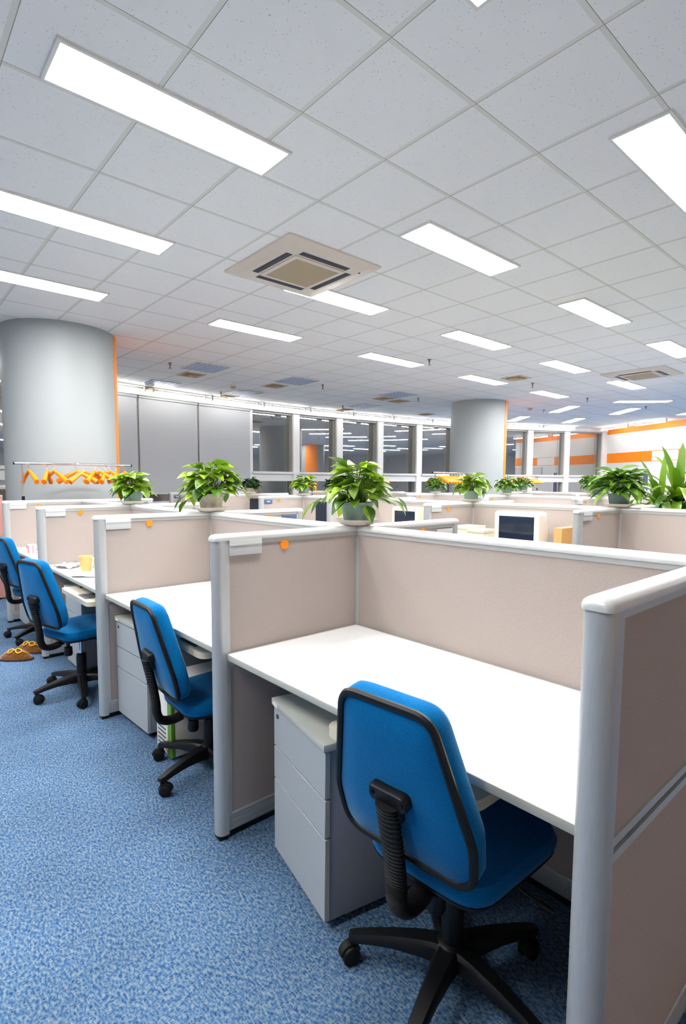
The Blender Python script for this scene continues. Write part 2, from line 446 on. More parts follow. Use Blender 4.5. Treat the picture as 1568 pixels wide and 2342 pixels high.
LL = {(.68, 2.54): 'biggest lit ceiling light, at the top of the view over the desk row',
      (.68, 4.04): 'long lit ceiling light beyond the biggest one, cut by the view edge',
      (.68, 5.54): 'lit ceiling light just in front of the big round column',
      (.68, 1.04): 'lit ceiling light showing only its tip at the top edge',
      (3.08, 1.04): 'broad lit ceiling light cut by the right edge of the view',
      (3.08, 2.54): 'lit ceiling light on the far right side of the large air conditioner',
      (3.08, 4.04): 'lit ceiling light touching the corner of the large air conditioner',
      (3.08, 5.54): 'lit ceiling light in front of the two unlit louvred fixtures, past the air conditioner',
      (5.48, 2.54): 'lit ceiling light second from the right wall side in the third file',
      (5.48, 4.04): 'lit ceiling light in the third file between its neighbours',
      (5.48, 5.54): 'last lit ceiling light of the third file, beside a sprinkler',
      (7.88, 2.54): 'lit ceiling light cut by the right edge, in the fourth file',
      (7.88, 4.04): 'lit ceiling light in the fourth file above the second air conditioner side',
      (7.88, 5.54): 'lit ceiling light in front of the small square vent, fourth file',
      (10.28, 4.04): 'small lit ceiling light just past the second air conditioner',
      (10.28, 5.54): 'small lit ceiling light straight above the far round column stripe'}
def inside(x, y):
    v = Vector((x, y, 0)) - CORNER; return v.dot(RN) > .8
for x in lx:
    for y in ly[3:] if x < 12 else ly[:4]:
        if x < 12 and y > 2.6 and not inside(x + 1.2, y): continue
        if (x, y) in LL: lamp(x, y, 0, LL[(x, y)], 'lit ceiling lights')
        else: lamp(x, y, 0, 'lit ceiling light outside the picture over the near side of the office', 'ceiling lights out of view')
def lamp_c(cx, cy, ang, label):
    a = radians(ang); lamp(cx - .6 * cos(a) + .15 * sin(a), cy - .6 * sin(a) - .15 * cos(a), a, label, 'lit ceiling lights')
lamp_c(13.35, 4.79, -45, 'thin lit ceiling light lying nearly level across the view, high on the far side')
lamp_c(13.33, 6.6, 50, 'slanted thin lit ceiling light to the right of the far column top')
lamp_c(14.85, 5.75, 45, 'slanted thin lit ceiling light nearer the orange banded wall')
lamp_c(14.35, 8.45, 50, 'slanted lit ceiling light half hidden by the far column')
lamp_c(15.95, 7.6, 45, 'slanted lit ceiling light just above the farthest windows')
lamp_c(12.05, 7.75, 45, 'lit ceiling light peeking out beside the orange edge of the far column')
lamp_c(16.3, 4.6, 45, 'lit ceiling light over the orange band at the right edge')

# unseen tube battens, added to brighten the window wall, right wall and ceiling
def fill_batten_proto():
    r = empty('fill_tube')
    b = MB(); b.box(-.62, .62, -.02, .02, -.03, -.0005, .003)
    for x in (-.6, .6): b.box(x - .012, x + .012, -.015, .015, -.10, -.03, .003)
    b.build('batten', m_whitepl, r)
    b = MB(); b.cyl((-.585, 0, -.085), (.585, 0, -.085), .013, 12); b.build('tube', m_fill_tube, r)
    return r
m_fill_tube = m_lamp.copy(); m_fill_tube.name = 'fill tube'  # emission of the added tubes
m_fill_tube.node_tree.nodes['Emission'].inputs[1].default_value = 46
BT = fill_batten_proto(); first = True
for k in range(-7, 6):
    a = 90.7 + 3.75 * k; p = arc(a, RR - .5)
    o = BT if first else copy_tree(BT); first = False
    o.location = (p.x, p.y, CEIL); o.rotation_euler = (0, 0, radians(a - 90)); tag(o, 'slim fill tube light added to brighten the ceiling along the window wall', 'tube light', 'added tube lights along the window wall')
for k in range(2):
    s_ = .95 + 1.5 * k; q = rw(s_, .5, CEIL)
    o = copy_tree(BT); o.location = q; o.rotation_euler = (0, 0, atan2(RD.y, RD.x)); tag(o, 'slim fill tube light added to brighten the top of the orange banded wall', 'tube light', 'added tube lights along the banded wall')

def louvre_proto():
    r = empty('louvre_fixture'); w = .6
    b = MB(); b.box(0, w, 0, w, -.006, -.0005); b.build('reflector', m_troff, r)
    b = MB(); t = .016; z0 = -.012; b.box(0, w, 0, t, z0, -.0006); b.box(0, w, w - t, w, z0, -.0006); b.box(0, t, t, w - t, z0, -.0006); b.box(w - t, w, t, w - t, z0, -.0006)
    b.build('frame', m_whitepl, r)
    b = MB()
    for i in range(1, 6):
        x = w * i / 6
        b.box(x - .007, x + .007, t, w - t, -.011, -.006); b.box(t, w - t, x - .007, x + .007, -.0112, -.0062)
    b.build('louvre_blades', m_louv, r)
    return r
LV = louvre_proto(); first = True
for x, y, lb in ((3.93, 7.78, 'unlit square louvred ceiling fixture nearest the big round column'), (3.95, 9.66, 'unlit square louvred ceiling fixture above the grey blinds by the wall'),
             (5.74, 7.74, 'unlit square louvred ceiling fixture second along, past the sprinkler'), (5.72, 9.55, 'unlit square louvred ceiling fixture above the first bare window'),
             (8.27, 7.56, 'unlit square louvred ceiling fixture before the middle windows'), (8.93, 9.26, 'unlit square louvred ceiling fixture close to the middle windows')):
    o = LV if first else copy_tree(LV); first = False
    o.location = (x, y, CEIL); tag(o, lb, 'ceiling fixture', 'unlit louvred fixtures')

def ac_proto():
    r = empty('air_conditioner'); h = .49
    sq = lambda s, z, rr: [(p.x, p.y, z) for p in rpoly([(-s, -s), (s, -s), (s, s), (-s, s)], rr, 4)]
    b = MB(); b.loft([sq(h, -.0005, .03), sq(h, -.012, .03), sq(h - .02, -.022, .03), sq(h - .09, -.026, .03), sq(h - .10, -.034, .03)]); b.build('casing', m_ac, r)
    b = MB()
    for k in range(4):
        Mk = Matrix.Rotation(k * pi / 2, 4, 'Z')
        b.box(-.25, .25, .285, .345, -.036, -.0335, M=Mk)
    b.build('air_slots', m_slot, r)
    b = MB()
    for k in range(4):
        Mk = Matrix.Rotation(k * pi / 2, 4, 'Z')
        b.box(-.24, .24, .312, .318, -.0375, -.036, M=Mk)
    b.build('louvre_flaps', m_groove, r)
    b = MB(); b.loft([sq(.265, -.034, .01), sq(.265, -.044, .01), sq(.255, -.046, .01)]); b.build('grille_frame', m_ac, r)
    b = MB(); b.box(-.225, .225, -.225, .225, -.0475, -.044); b.build('intake_grille', m_grille, r)
    b = MB(); b.box(.37, .385, -.33, -.31, -.037, -.034); b.build('sensor', m_black, r)
    return r
AC = ac_proto(); AC.location = (2.93, 3.82, CEIL); tag(AC, 'large square cream air conditioner in the ceiling with four dark slots', 'air conditioner', 'ceiling air conditioners')
o = copy_tree(AC); o.location = (10.0, 3.62, CEIL); tag(o, 'small far cream air conditioner in the ceiling, toward the orange banded wall', 'air conditioner', 'ceiling air conditioners')

def vent_proto():
    r = empty('ceiling_vent'); b = MB()
    sq = lambda s, z: [(-s, -s, z), (s, -s, z), (s, s, z), (-s, s, z)]
    b.loft([sq(.19, -.0005), sq(.19, -.01), sq(.17, -.012), sq(.13, -.002)], cap1=False, smooth=False)
    b.build('frame', m_vent, r)
    b = MB()
    for s in (.12, .08, .04):
        b.loft([sq(s, -.004), sq(s + .012, -.02), sq(s + .008, -.021), sq(s - .006, -.004)], cap0=False, cap1=False, smooth=False)
    b.box(-.15, .15, -.15, .15, -.003, -.0006)
    b.build('vanes', m_vent, r); return r
VT = vent_proto(); first = True
for x, y, lb in ((4.32, 8.78, 'beige square vent beside the louvred fixture nearest the big column'), (4.34, 10.6, 'beige square vent just above the grey blinds'),
             (6.02, 8.72, 'beige square vent beside the second louvred fixture'), (6.0, 10.5, 'beige square vent just above the first bare window'),
             (8.72, 8.42, 'beige square vent beside the louvred fixture before the middle windows'), (9.25, 8.46, 'beige square vent next to another vent before the middle windows'),
             (8.76, 5.22, 'beige square vent beside a lit light over the far column side'), (9.3, 10.4, 'beige vent close above the middle windows'), (11.6, 9.6, 'beige vent before the windows beside the far column')):
    o = VT if first else copy_tree(VT); first = False
    o.location = (x, y, CEIL); tag(o, lb, 'vent', 'ceiling vents')

def sprk_proto():
    b = MB(); b.lathe([(.03, 0), (.03, -.006), (.012, -.01), (.012, -.05), (.006, -.052), (.006, -.075), (.026, -.078), (.026, -.082), (.0, -.083)][::-1], 14)
    return b.build('ceiling_sprinkler', m_brass)
SP = sprk_proto(); first = True
for i, (x, y, lb) in enumerate(((3.65, 8.14, 'ceiling sprinkler to the side of the louvred fixture nearest the big column'), (6.48, 5.31, 'ceiling sprinkler beside the last light of the third file'),
        (6.64, 8.01, 'ceiling sprinkler beside the second louvred fixture'), (9.23, 7.85, 'ceiling sprinkler beside the louvred fixture before the middle windows'),
        (9.43, 5.28, 'ceiling sprinkler beside the beige vent by the far column'), (11.96, 5.4, 'ceiling sprinkler past the small lights by the far column'),
        (8.82, 9.88, 'ceiling sprinkler close to the middle windows'), (13.11, 7.0, 'ceiling sprinkler at the end of a slanted light'), (14.3, 5.05, 'ceiling sprinkler by the slanted light nearer the orange banded wall'), (5.6, 10.05, 'ceiling sprinkler over the first bare window'))):
    o = SP if first else copy_tree(SP); first = False
    o.location = (x, y, CEIL); tag(o, lb, 'sprinkler', 'ceiling sprinklers')
for x, y, lb in ((5.45, 9.3, 'round beige smoke detector before the first bare window'), (12.6, 7.1, 'round yellowish smoke detector right of the far column top')):
    b = MB(); b.lathe([(.0, -.05), (.035, -.05), (.055, -.03), (.06, 0)], 18); o = b.build('smoke_detector', m_vent); o.location = (x, y, CEIL)
    b = MB(); b.lathe([(.0, -.056), (.02, -.055), (.022, -.049)], 12); b.build('sensor', m_beige, o)
    tag(o, lb, 'smoke detector')

# ------------------------------------------------------------------ cubicle dividers
def divider_mesh(L, tagcol, detail=True):
    """a divider standing along +x from its free end; returns root with parts"""
    r = empty('desk_divider'); t = .03
    b = MB(); b.box(.055, L, -.021, .021, .728, 1.165); b.build('upper_fabric', m_fab, r)
    b = MB(); b.box(.055, L, -.021, .021, .10, .70); b.build('lower_fabric', m_fab, r)
    b = MB()
    b.box(.042, L, -.025, .025, 1.157, 1.1735); b.box(.042, L, -.025, .025, .722, .74); b.box(.042, L, -.025, .025, .69, .708); b.box(.042, .057, -.026, .026, .09, 1.1715)
    b.box(.057, L, -.017, .017, .707, .723, mi=1); b.box(.042, L, -.018, .018, 1.1715, 1.176, mi=1)
    b.build('frame', [m_alu_w, m_groove], r)
    # rounded top cap with a nose at the free end
    prof = [(-.030, 1.1745), (-.031, 1.184), (-.027, 1.193), (-.016, 1.199), (0, 1.2005), (.016, 1.199), (.027, 1.193), (.031, 1.184), (.030, 1.1745)]
    b = MB(); b.loft([[(x, y * s, 1.1745 + (z - 1.1745) * h) for y, z in prof] for x, s, h in ((-.006, .55, .35), (-.003, .8, .7), (.004, .95, .92), (.02, 1, 1), (L, 1, 1))]); b.build('top_cap', m_cap, r)
    # D shaped end post
    n = 10; pr = [(.022 - .025 * cos(a), .030 * sin(a)) for a in [-pi / 2 + pi * i / n for i in range(n + 1)]] + [(.042, .030), (.042, -.030)]
    b = MB(); b.loft([[(x, y, z) for x, y in pr] for z in (.02, 1.1745)]); b.build('end_post', m_alu, r)
    b = MB(); b.box(.043, L, -.024, .024, .028, .10, .002)
    if detail:
        for i in range(5):
            z = .038 + i * .013; b.box(.05, L, -.0255, .0255, z, z + .005)
    b.build('kick_plate', m_alu, r)
    b = MB(); b.box(.004, .04, -.022, .022, 0, .021, .003); b.box(.05, L - .05, -.015, .015, 0, .03); b.build('foot', m_black, r)
    return r
def add_tag(r, kind, L):
    if kind == 'white':
        b = MB(); b.box(.056, .20, -.031, -.0252, 1.117, 1.178, .001); b.box(.056, .20, -.034, -.031, 1.155, 1.16); b.build('name_card', m_tag, r)
        b = MB(); b.cyl((.313, -.0205, 1.143), (.313, -.0268, 1.143), .020, 28); b.build('sticker', m_dot, r)
    elif kind == 'far':     # mirrored tag near the far free end (local x is still from the free end)
        b = MB(); b.box(.06, .19, .0252, .031, 1.10, 1.150, .001); b.build('name_card', m_tag, r)
        b = MB(); b.cyl((.30, .0205, 1.143), (.30, .0268, 1.143), .020, 28); b.build('sticker', m_dot, r)
    elif kind == 'navyfar':
        b = MB(); b.box(.06, .19, .0252, .031, 1.10, 1.150, .001); o = b.build('name_card', m_navy, r)
        b = MB(); b.cyl((.30, .0205, 1.143), (.30, .0268, 1.143), .020, 28); b.build('sticker', m_dot, r)
    elif kind == 'navy':
        b = MB(); b.box(.07, .19, -.031, -.0252, 1.10, 1.150, .001); o = b.build('name_card', m_navy, r)
        b = MB()
        for i in range(3): b.box(.105 + i * .018, .118 + i * .018, -.0318, -.031, 1.118, 1.134)
        b.build('lettering', m_tag, o)
        b = MB(); b.cyl((.30, -.0205, 1.143), (.30, -.0268, 1.143), .020, 28); b.build('sticker', m_dot, r)
LH = .715
protos = {}
def divider(x, y, rz, kind, label, group):
    if kind not in protos:
        o = divider_mesh(LH, kind); add_tag(o, kind, LH); protos[kind] = o
    else: o = copy_tree(protos[kind])
    o.location = (x, y, 0); o.rotation_euler = (0, 0, rz); tag(o, label, 'divider', group); return o

sp_proto = None
def spine(x, y, label, group):
    """long divider along +y between two junction posts"""
    global sp_proto
    if sp_proto is None:
        r = empty('long_divider'); L0, L1 = .027, PITCH - .027
        b = MB(); b.box(-.021, .021, L0, L1, .728, 1.165); b.build('upper_fabric', m_fab, r)
        b = MB(); b.box(-.021, .021, L0, L1, .10, .70); b.build('lower_fabric', m_fab, r)
        b = MB(); b.box(-.025, .025, L0, L1, 1.157, 1.1735); b.box(-.025, .025, L0, L1, .69, .74); b.box(-.025, .025, L0, L0 + .012, .09, 1.148); b.box(-.025, .025, L1 - .012, L1, .09, 1.148)
        b.box(-.018, .018, L0, L1, 1.1715, 1.176, mi=1)
        b.build('frame', [m_alu_w, m_groove], r)
        prof = [(-.030, 1.1745), (-.031, 1.184), (-.027, 1.193), (-.016, 1.199), (0, 1.2005), (.016, 1.199), (.027, 1.193), (.031, 1.184), (.030, 1.1745)]
        b = MB(); b.loft([[(x_, y_, z) for x_, z in prof] for y_ in (L0, L1)]); b.build('top_cap', m_cap, r)
        b = MB(); b.box(-.024, .024, L0, L1, .028, .10, .002); b.build('kick_plate', m_alu, r)
        b = MB(); b.box(-.015, .015, L0 + .05, L1 - .05, 0, .03); b.build('foot', m_black, r)
        sp_proto = r; o = r
    else: o = copy_tree(sp_proto)
    o.location = (x, y, 0); tag(o, label, 'divider', group); return o
post_proto = None
def post(x, y, label, group):
    global post_proto
    if post_proto is None:
        r = empty('junction_post')
        b = MB(); b.box(-.026, .026, -.026, .026, 0, 1.172, .003); b.build('post', m_alu, r)
        b = MB(); b.box(-.004, .004, -.0275, .0275, .1, 1.15); b.box(-.0275, .0275, -.004, .004, .1, 1.15); b.build('slotted_strip', m_groove, r)
        b = MB(); b.box(-.03, .03, -.03, .03, 1.1722, 1.2, .006); b.build('post_cap', m_cap, r)
        post_proto = r; o = r
    else: o = copy_tree(post_proto)
    o.location = (x, y, 0); tag(o, label, 'post', group); return o

ordn = ['first', 'second', 'third', 'fourth', 'fifth', 'sixth', 'seventh']
SPINES = [(1.70, 5, 'front', 1), (4.63, 7, 'second', 2), (7.56, 7, 'third', 3), (10.5, 5, 'farthest', 4)]
for sx, n, nm, ci in SPINES:
    g1 = 'dividers of the %s desk block' % nm
    for k in range(n):
        y = ROWS[k]
        nk = 'white' if ci == 1 or k < 4 else 'navy'
        if ci == 1:
            lab = ['biggest desk divider, cut by the right edge, closest to the camera', 'desk divider with white name card beside the closest empty desk',
                   'desk divider with white name card between the two near empty desks', 'desk divider with white name card behind the orange yellow mug',
                   'desk divider with white name card farthest along the aisle, below the coat rack'][k]
        else: lab = '%s divider from the right on the facing side of the %s desk block' % (ordn[k], nm)
        divider(sx - .742, y, 0, nk if not (ci == 1 and k == 0) else 'plain', lab, g1)
        fk = ('far' if k < 2 else 'navyfar')
        divider(sx + .742, y, pi, fk, '%s divider from the right on the rear side of the %s desk block' % (ordn[k], nm), g1)
        post(sx, y, '%s junction post from the right in the %s desk block' % (ordn[k], nm), 'junction posts')
        if k < n - 1:
            spine(sx, y, ('long fabric divider behind the closest empty desk' if (ci == 1 and k == 0) else '%s long divider from the right along the %s desk block' % (ordn[k], nm)), 'long dividers')

# a dusty red divider by the far left edge
b = MB(); b.box(.35, 1.16, 7.23, 7.28, .02, 1.2, .004); o = b.build('red_divider', m_redpanel)
b = MB(); b.box(.35, 1.16, 7.225, 7.285, 1.2, 1.225, .004); b.build('top_cap', m_cap, o)
b = MB(); b.box(.4, 1.1, 7.235, 7.275, 0, .03); b.build('foot', m_black, o)
tag(o, 'dusty red divider at the left edge beyond the round column', 'divider')

# ------------------------------------------------------------------ desks
def desk_proto():
    r = empty('office_desk')
    b = MB(); b.box(0, .668, .033, 1.367, .7215, .7425, .0015); b.build('worktop', m_desk, r)
    b = MB(); b.box(-.0025, -.0001, .033, 1.367, .7195, .7415, .0008); b.build('edge_band', m_edge, r)
    for y in (.035, 1.345):
        b = MB(); b.box(.05, .62, y, y + .02, .70, .7213); b.build('bracket', m_cabside, r)
        b = MB(); b.box(.60, .64, y, y + .02, 0, .70, .002); b.build('leg', m_cabside, r)
    return r
def add_tray(r, y0=.27, y1=.80, x0=-.02):
    b = MB()
    pts = rpoly([(x0, y0), (x0 + .30, y0), (x0 + .30, y1), (x0, y1)], [.05, .01, .01, .05], 5)
    b.loft([[(p.x, p.y, z) for p in pts] for z in (.640, .668)]); t = b.build('keyboard_tray', m_beige, r)
    b = MB(); b.box(x0 + .02, x0 + .2, y0 + .11, y0 + .27, .6682, .671, .001); b.build('mouse_pad', m_groove, t)
    for y in (y0 + .08, y1 - .10):
        b = MB(); b.box(x0 + .1, x0 + .36, y, y + .02, .6682, .7210); b.build('runner', m_black, t)
    return t
dl = ['closest empty white desk with the big blue chair', 'empty white desk beside the second blue chair', 'white desk holding the yellow mug and papers', 'white desk at the end of the aisle holding the striped mug']
D0 = desk_proto()
for k in range(4):
    o = copy_tree(D0) if k else D0
    o.location = (1.0, ROWS[k], 0); tag(o, dl[k], 'desk', 'desks along the aisle')
dk = [o for o in bpy.data.objects if o.get('group') == 'desks along the aisle']
def more_desks(x, ks, rz, lab, grp, ny=None):
    for k in ks:
        o = copy_tree(D0); y = ROWS[0] + PITCH * k; o.location = (x, y if not rz else y + PITCH, 0); o.rotation_euler = (0, 0, rz)
        tag(o, lab if '%s' not in lab else lab % ordn[k], 'desk', grp)
more_desks(3.93, range(6), 0, '%s white desk from the right behind the dividers of the second desk block', 'desks of the second block')
more_desks(2.40, range(4), pi, '%s white desk from the right on the rear side of the front desk block', 'rear desks of the front block')  # hidden rear and far desks, added to bounce light onto the ceiling
more_desks(5.33, range(6), pi, '%s white desk from the right on the rear side of the second desk block', 'rear desks of the second block')
more_desks(6.86, range(6), 0, '%s white desk from the right on the facing side of the third desk block', 'desks of the third block')
more_desks(8.26, range(6), pi, '%s white desk from the right on the rear side of the third desk block', 'rear desks of the third block')
more_desks(9.80, range(4), 0, '%s white desk from the right on the facing side of the farthest desk block', 'desks of the farthest block')
more_desks(11.20, range(4), pi, '%s white desk from the right on the rear side of the farthest desk block', 'rear desks of the farthest block')
for x in (-4.4, -3.0):
    more_desks(x, range(0, 4), 0 if x < -3 else pi, 'added white desk out of view across the aisle, bouncing light upward', 'added desks out of view')  # unseen desks, added so their white tops light the ceiling
for k, o in enumerate(dk): add_tray(o, *((.27, .80, 0), (.24, .80, .03), (.15, .75, -.05), (.2, .75, -.04))[k])

# ------------------------------------------------------------------ pedestal cabinets
def cab_proto():
    r = empty('drawer_cabinet'); w, dp = .40, .52       # local: front faces -x at x=0, y from 0 to w
    b = MB(); b.box(.018, dp, .004, w - .004, .03, .585, .002); b.build('carcass', m_cabside, r)
    b = MB(); b.box(-.008, dp + .005, -.006, w + .006, .586, .61, .003); b.build('top', m_edge, r)
    for i, (z0, z1) in enumerate(((.035, .303), (.309, .428), (.434, .582))):
        b = MB(); b.box(0, .0178, 0, w, z0, z1, .0015, seg=1); dr = b.build('drawer', m_cab, r)
        if i == 2:
            b = MB(); b.cyl((-.004, w - .035, z1 - .03), (.0, w - .035, z1 - .03), .008, 14); b.build('lock', m_groove, dr)
            b = MB(); b.box(-.0095, -.008, w - .05, w - .01, .588, .602); b.build('label_sticker', m_whitepl, r)
    for x in (.05, dp - .06):
        for y in (.05, w - .05):
            b = MB(); b.cyl((x, y - .012, .02), (x, y + .012, .02), .02, 14); b.cyl((x, y, .02), (x, y, .032), .012, 8); b.build('caster', m_black, r)
    return r
C0 = cab_proto()
cabs = [((1.0, 1.19), -12 , 'closest light grey drawer cabinet under the desk with the big blue chair'), ((1.07, 2.76), 2.5, 'light grey drawer cabinet under the desk beside the second blue chair'),
        ((1.08, 3.95), 0, 'light grey drawer cabinet behind the third blue chair'), ((1.05, 5.53), 0, 'light grey drawer cabinet at the end of the aisle'), ]
first = True
for (x, y), a, lb in cabs:
    o = C0 if first else copy_tree(C0); first = False
    o.location = (x, y, 0); o.rotation_euler = (0, 0, radians(a)); tag(o, lb, 'drawer cabinet', 'drawer cabinets')

# PC tower
pc = empty('computer_tower', (1.075, 2.47, 0), 0)
b = MB(); b.box(.02, .42, 0, .18, .012, .40, .004); b.build('case', m_whitepl, pc)
b = MB(); b.box(0, .02, .045, .182, .012, .405, .004); b.build('front_panel', m_whitepl, pc)
b = MB(); b.box(-.002, .02, -.002, .044, .012, .405, .004); b.build('side_stripe', m_greenstripe, pc)
b = MB()
for i in range(5): b.box(-.002, .0, .065, .16, .05 + i * .022, .056 + i * .022)
b.build('vent_slots', m_groove, pc)
for x in (.05, .38):
    for y in (.03, .15):
        b = MB(); b.cyl((x, y, 0), (x, y, .0125), .014, 10); b.build('foot', m_black, pc)
tag(pc, 'white computer tower with a green stripe on the floor beside the second cabinet', 'computer')

# ------------------------------------------------------------------ chairs
def chair_proto():
    r = empty('office_chair')
    # --- backrest
    ol = rpoly([(-.185, 0), (.185, 0), (.195, .12), (.125, .415), (-.125, .415), (-.195, .12)], [.06, .06, .12, .06, .06, .12], 7)
    base = Vector((-.235, 0, .50)); tilt = radians(13)
    tz = Vector((-sin(tilt), 0, cos(tilt))); tn = Vector((cos(tilt), 0, sin(tilt)))   # up the back, towards the sitter
    def bp(y, z, t):
        bend = .10 * (z - .15) ** 2 + .25 * y * y
        return base + Vector((0, 1, 0)) * y + tz * z + tn * (t + bend)
    cy = .195
    def ring(sc, t): return [bp(p.x * sc, cy + (p.y - cy) * sc, t) for p in ol]
    b = MB(); b.loft([ring(1.0, .004), ring(1.03, .02), ring(1.025, .045), ring(.97, .064), ring(.85, .074), ring(.5, .078), ring(.1, .078)], cap0=False); br = b.build('backrest', m_blue, r)
    b = MB(); b.loft([ring(1.0, .004), ring(.96, -.002), ring(.6, -.006), ring(.1, -.007)], cap0=False); b.build('back_cover', m_blue, br)
    loop = ring(1.0, .0); loop = loop + [loop[0], loop[1]]
    b = MB(); b.tube(loop, .0105, 8, caps=False); b.build('piping', m_black, br)
    # --- bracket plate
    pl = rpoly([(-.055, .165), (-.03, .165), (-.028, .12), (.028, .12), (.03, .165), (.055, .165), (.055, .205), (-.055, .205)], [.012, .006, .006, .006, .006, .012, .018, .018], 4)
    b = MB(); b.loft([[bp(p.x, p.y, t) for p in pl] for t in (-.004, -.024)] + [[bp(p.x * .93, .17 + (p.y - .17) * .93, -.029) for p in pl]]); bk = b.build('back_bracket', m_black, r)
    for y in (-.042, .042):
        b = MB(); b.cyl(bp(y, .185, -.029), bp(y, .185, -.032), .006, 8); b.build('bolt', m_black2, bk)
    # --- ribbed bar
    ctrl = [bp(0, .17, -.03), bp(0, .05, -.032), Vector((-.262, 0, .45)), Vector((-.258, 0, .40)), Vector((-.235, 0, .362)), Vector((-.18, 0, .352)), Vector((-.10, 0, .372)), Vector((-.03, 0, .392))]
    path = []
    for i in range(len(ctrl) - 1):
        p0, p1, p2, p3 = ctrl[max(i - 1, 0)], ctrl[i], ctrl[i + 1], ctrl[min(i + 2, len(ctrl) - 1)]
        for k in range(10):
            t = k / 10
            path.append(.5 * ((2 * p1) + (p2 - p0) * t + (2 * p0 - 5 * p1 + 4 * p2 - p3) * t * t + (3 * p1 - p0 - 3 * p2 + p3) * t ** 3))
    rib = []
    L_ = len(path)
    pts = []; rad = []
    for i in range(L_ - 1):
        for q in (0, .3, .5, .8):
            pts.append(path[i].lerp(path[i + 1], q)); rad.append(.031 if q < .45 else .027)
    k1 = int(len(pts) * .80); rad = [x if i < k1 else .022 for i, x in enumerate(rad)]
    b = MB(); b.tube(pts, rad, 12, sx=.62, sy=1.0, up=(1, 0, 0)); b.build('ribbed_back_bar', m_black2, r)
    # --- seat
    so = rpoly([(-.20, -.175), (.17, -.215), (.235, -.12), (.235, .12), (.17, .215), (-.20, .175)], [.09, .09, .07, .07, .09, .09], 6)
    def sr(sc, z, dz=0): return [(.02 + (p.x) * sc, p.y * sc, z - dz * max(0, p.x) ** 2) for p in so]
    b = MB(); b.loft([sr(.97, .405), sr(1.0, .42), sr(1.01, .437), sr(.97, .456), sr(.86, .466), sr(.5, .463), sr(.1, .461)]); b.build('seat', m_blue, r)
    b = MB(); b.loft([sr(.80, .385), sr(.95, .392), sr(.985, .406)]); b.build('seat_pan', m_black, r)
    # --- mechanism, knob, lever
    b = MB(); b.box(-.10, .09, -.05, .05, .355, .39, .008); b.build('tilt_mechanism', m_black, r)
    b = MB(); b.lathe([(.0, .27), (.022, .27), (.026, .28), (.024, .325), (.012, .33), (.012, .36)], 16, c=(-.085, 0, 0)); b.build('tension_knob', m_black, r)
    b = MB(); b.tube([(.02, -.05, .372), (.05, -.12, .365), (.06, -.17, .335), (.07, -.21, .32)], .006, 8); b.tube([(.07, -.21, .32), (.075, -.245, .312)], [.011, .008], 8); b.build('height_lever', m_black, r)
    # --- gas lift
    b = MB(); b.lathe([(.014, .22), (.014, .36)], 18); b.build('gas_lift', m_chrome, r)
    b = MB(); b.lathe([(.03, .11), (.031, .24), (.028, .26), (.016, .265)], 20); b.lathe([(.04, .07), (.045, .085), (.045, .125), (.032, .135)], 24); b.build('column_shroud', m_black, r)
    # --- five legs with casters
    for k in range(5):
        a = radians(LEG0 + 72 * k); Mz = Matrix.Rotation(a, 4, 'Z')
        rings = []
        for x, w, zt, zb in ((.03, .032, .128, .075), (.08, .029, .127, .082), (.16, .024, .115, .083), (.23, .021, .100, .075), (.275, .019, .088, .066), (.293, .012, .084, .068)):
            pr = [(-w, zb), (w, zb), (w, zt - .010), (w * .7, zt), (-w * .7, zt), (-w, zt - .010)]
            rings.append([Mz @ Vector((x, y, z)) for y, z in pr])
        b = MB(); b.loft(rings); lg = b.build('leg', m_black, r)
        th = a + radians((40, 130, -60, 200, 75)[k]); Mc = Matrix.Translation(Mz @ Vector((.278, 0, 0))) @ Matrix.Rotation(th, 4, 'Z')
        b = MB(); b.tube([Mc @ Vector((0, 0, .052)), Mc @ Vector((0, 0, .068))], .009, 10)
        for s in (-1, 1):
            wh = [(.0, .0), (.022, 0), (.0265, .003), (.0265, .014), (.022, .017), (.0, .017)]
            Mw = Mc @ Matrix.Translation((.016, s * .006, .0265)) @ Matrix.Rotation(-s * pi / 2, 4, 'X')
            b.lathe(wh, 20, M=Mw)
        hood = []
        for i in range(9):
            t = radians(10 + 160 * i / 8); hood.append([Mc @ Vector((.016 + rr * cos(t), y, .0265 + rr * sin(t))) for rr, y in ((.028, -.012), (.033, -.010), (.033, .010), (.028, .012))])
        b.loft(hood); b.build('caster', m_black2, lg)
    return r
LEG0 = 124
CH = chair_proto()
chairs = [((1.165, .835), 5, 124, 0, 'closest blue office chair at the empty desk'), ((1.19, 2.285), -2, 121, -.05, 'second blue office chair along the aisle, beside the green striped computer'),
          ((1.0, 3.70), 15, 113, 0, 'third blue office chair, pulled out behind the brown slippers'), ((1.10, 5.26), 12, 144, 0, 'farthest blue office chair, cut by the left edge')]
first = True; made = []
for (x, y), a, lg, dz, lb in chairs:
    o = CH if first else copy_tree(CH); first = False; made.append((o, a, lg, dz))
    o.location = (x, y, 0); o.rotation_euler = (0, 0, radians(a)); tag(o, lb, 'office chair', 'blue office chairs')
for o, a, lg, dz in made:                 # each chair's star base is turned its own way and its lift set to its own height
    for ch in [c for c in bpy.data.objects if c.parent == o]:
        n = ch.name.split('.')[0]
        if n == 'leg': ch.rotation_euler = (0, 0, radians(lg - LEG0 - a))
        elif n != 'column_shroud': ch.location.z += dz

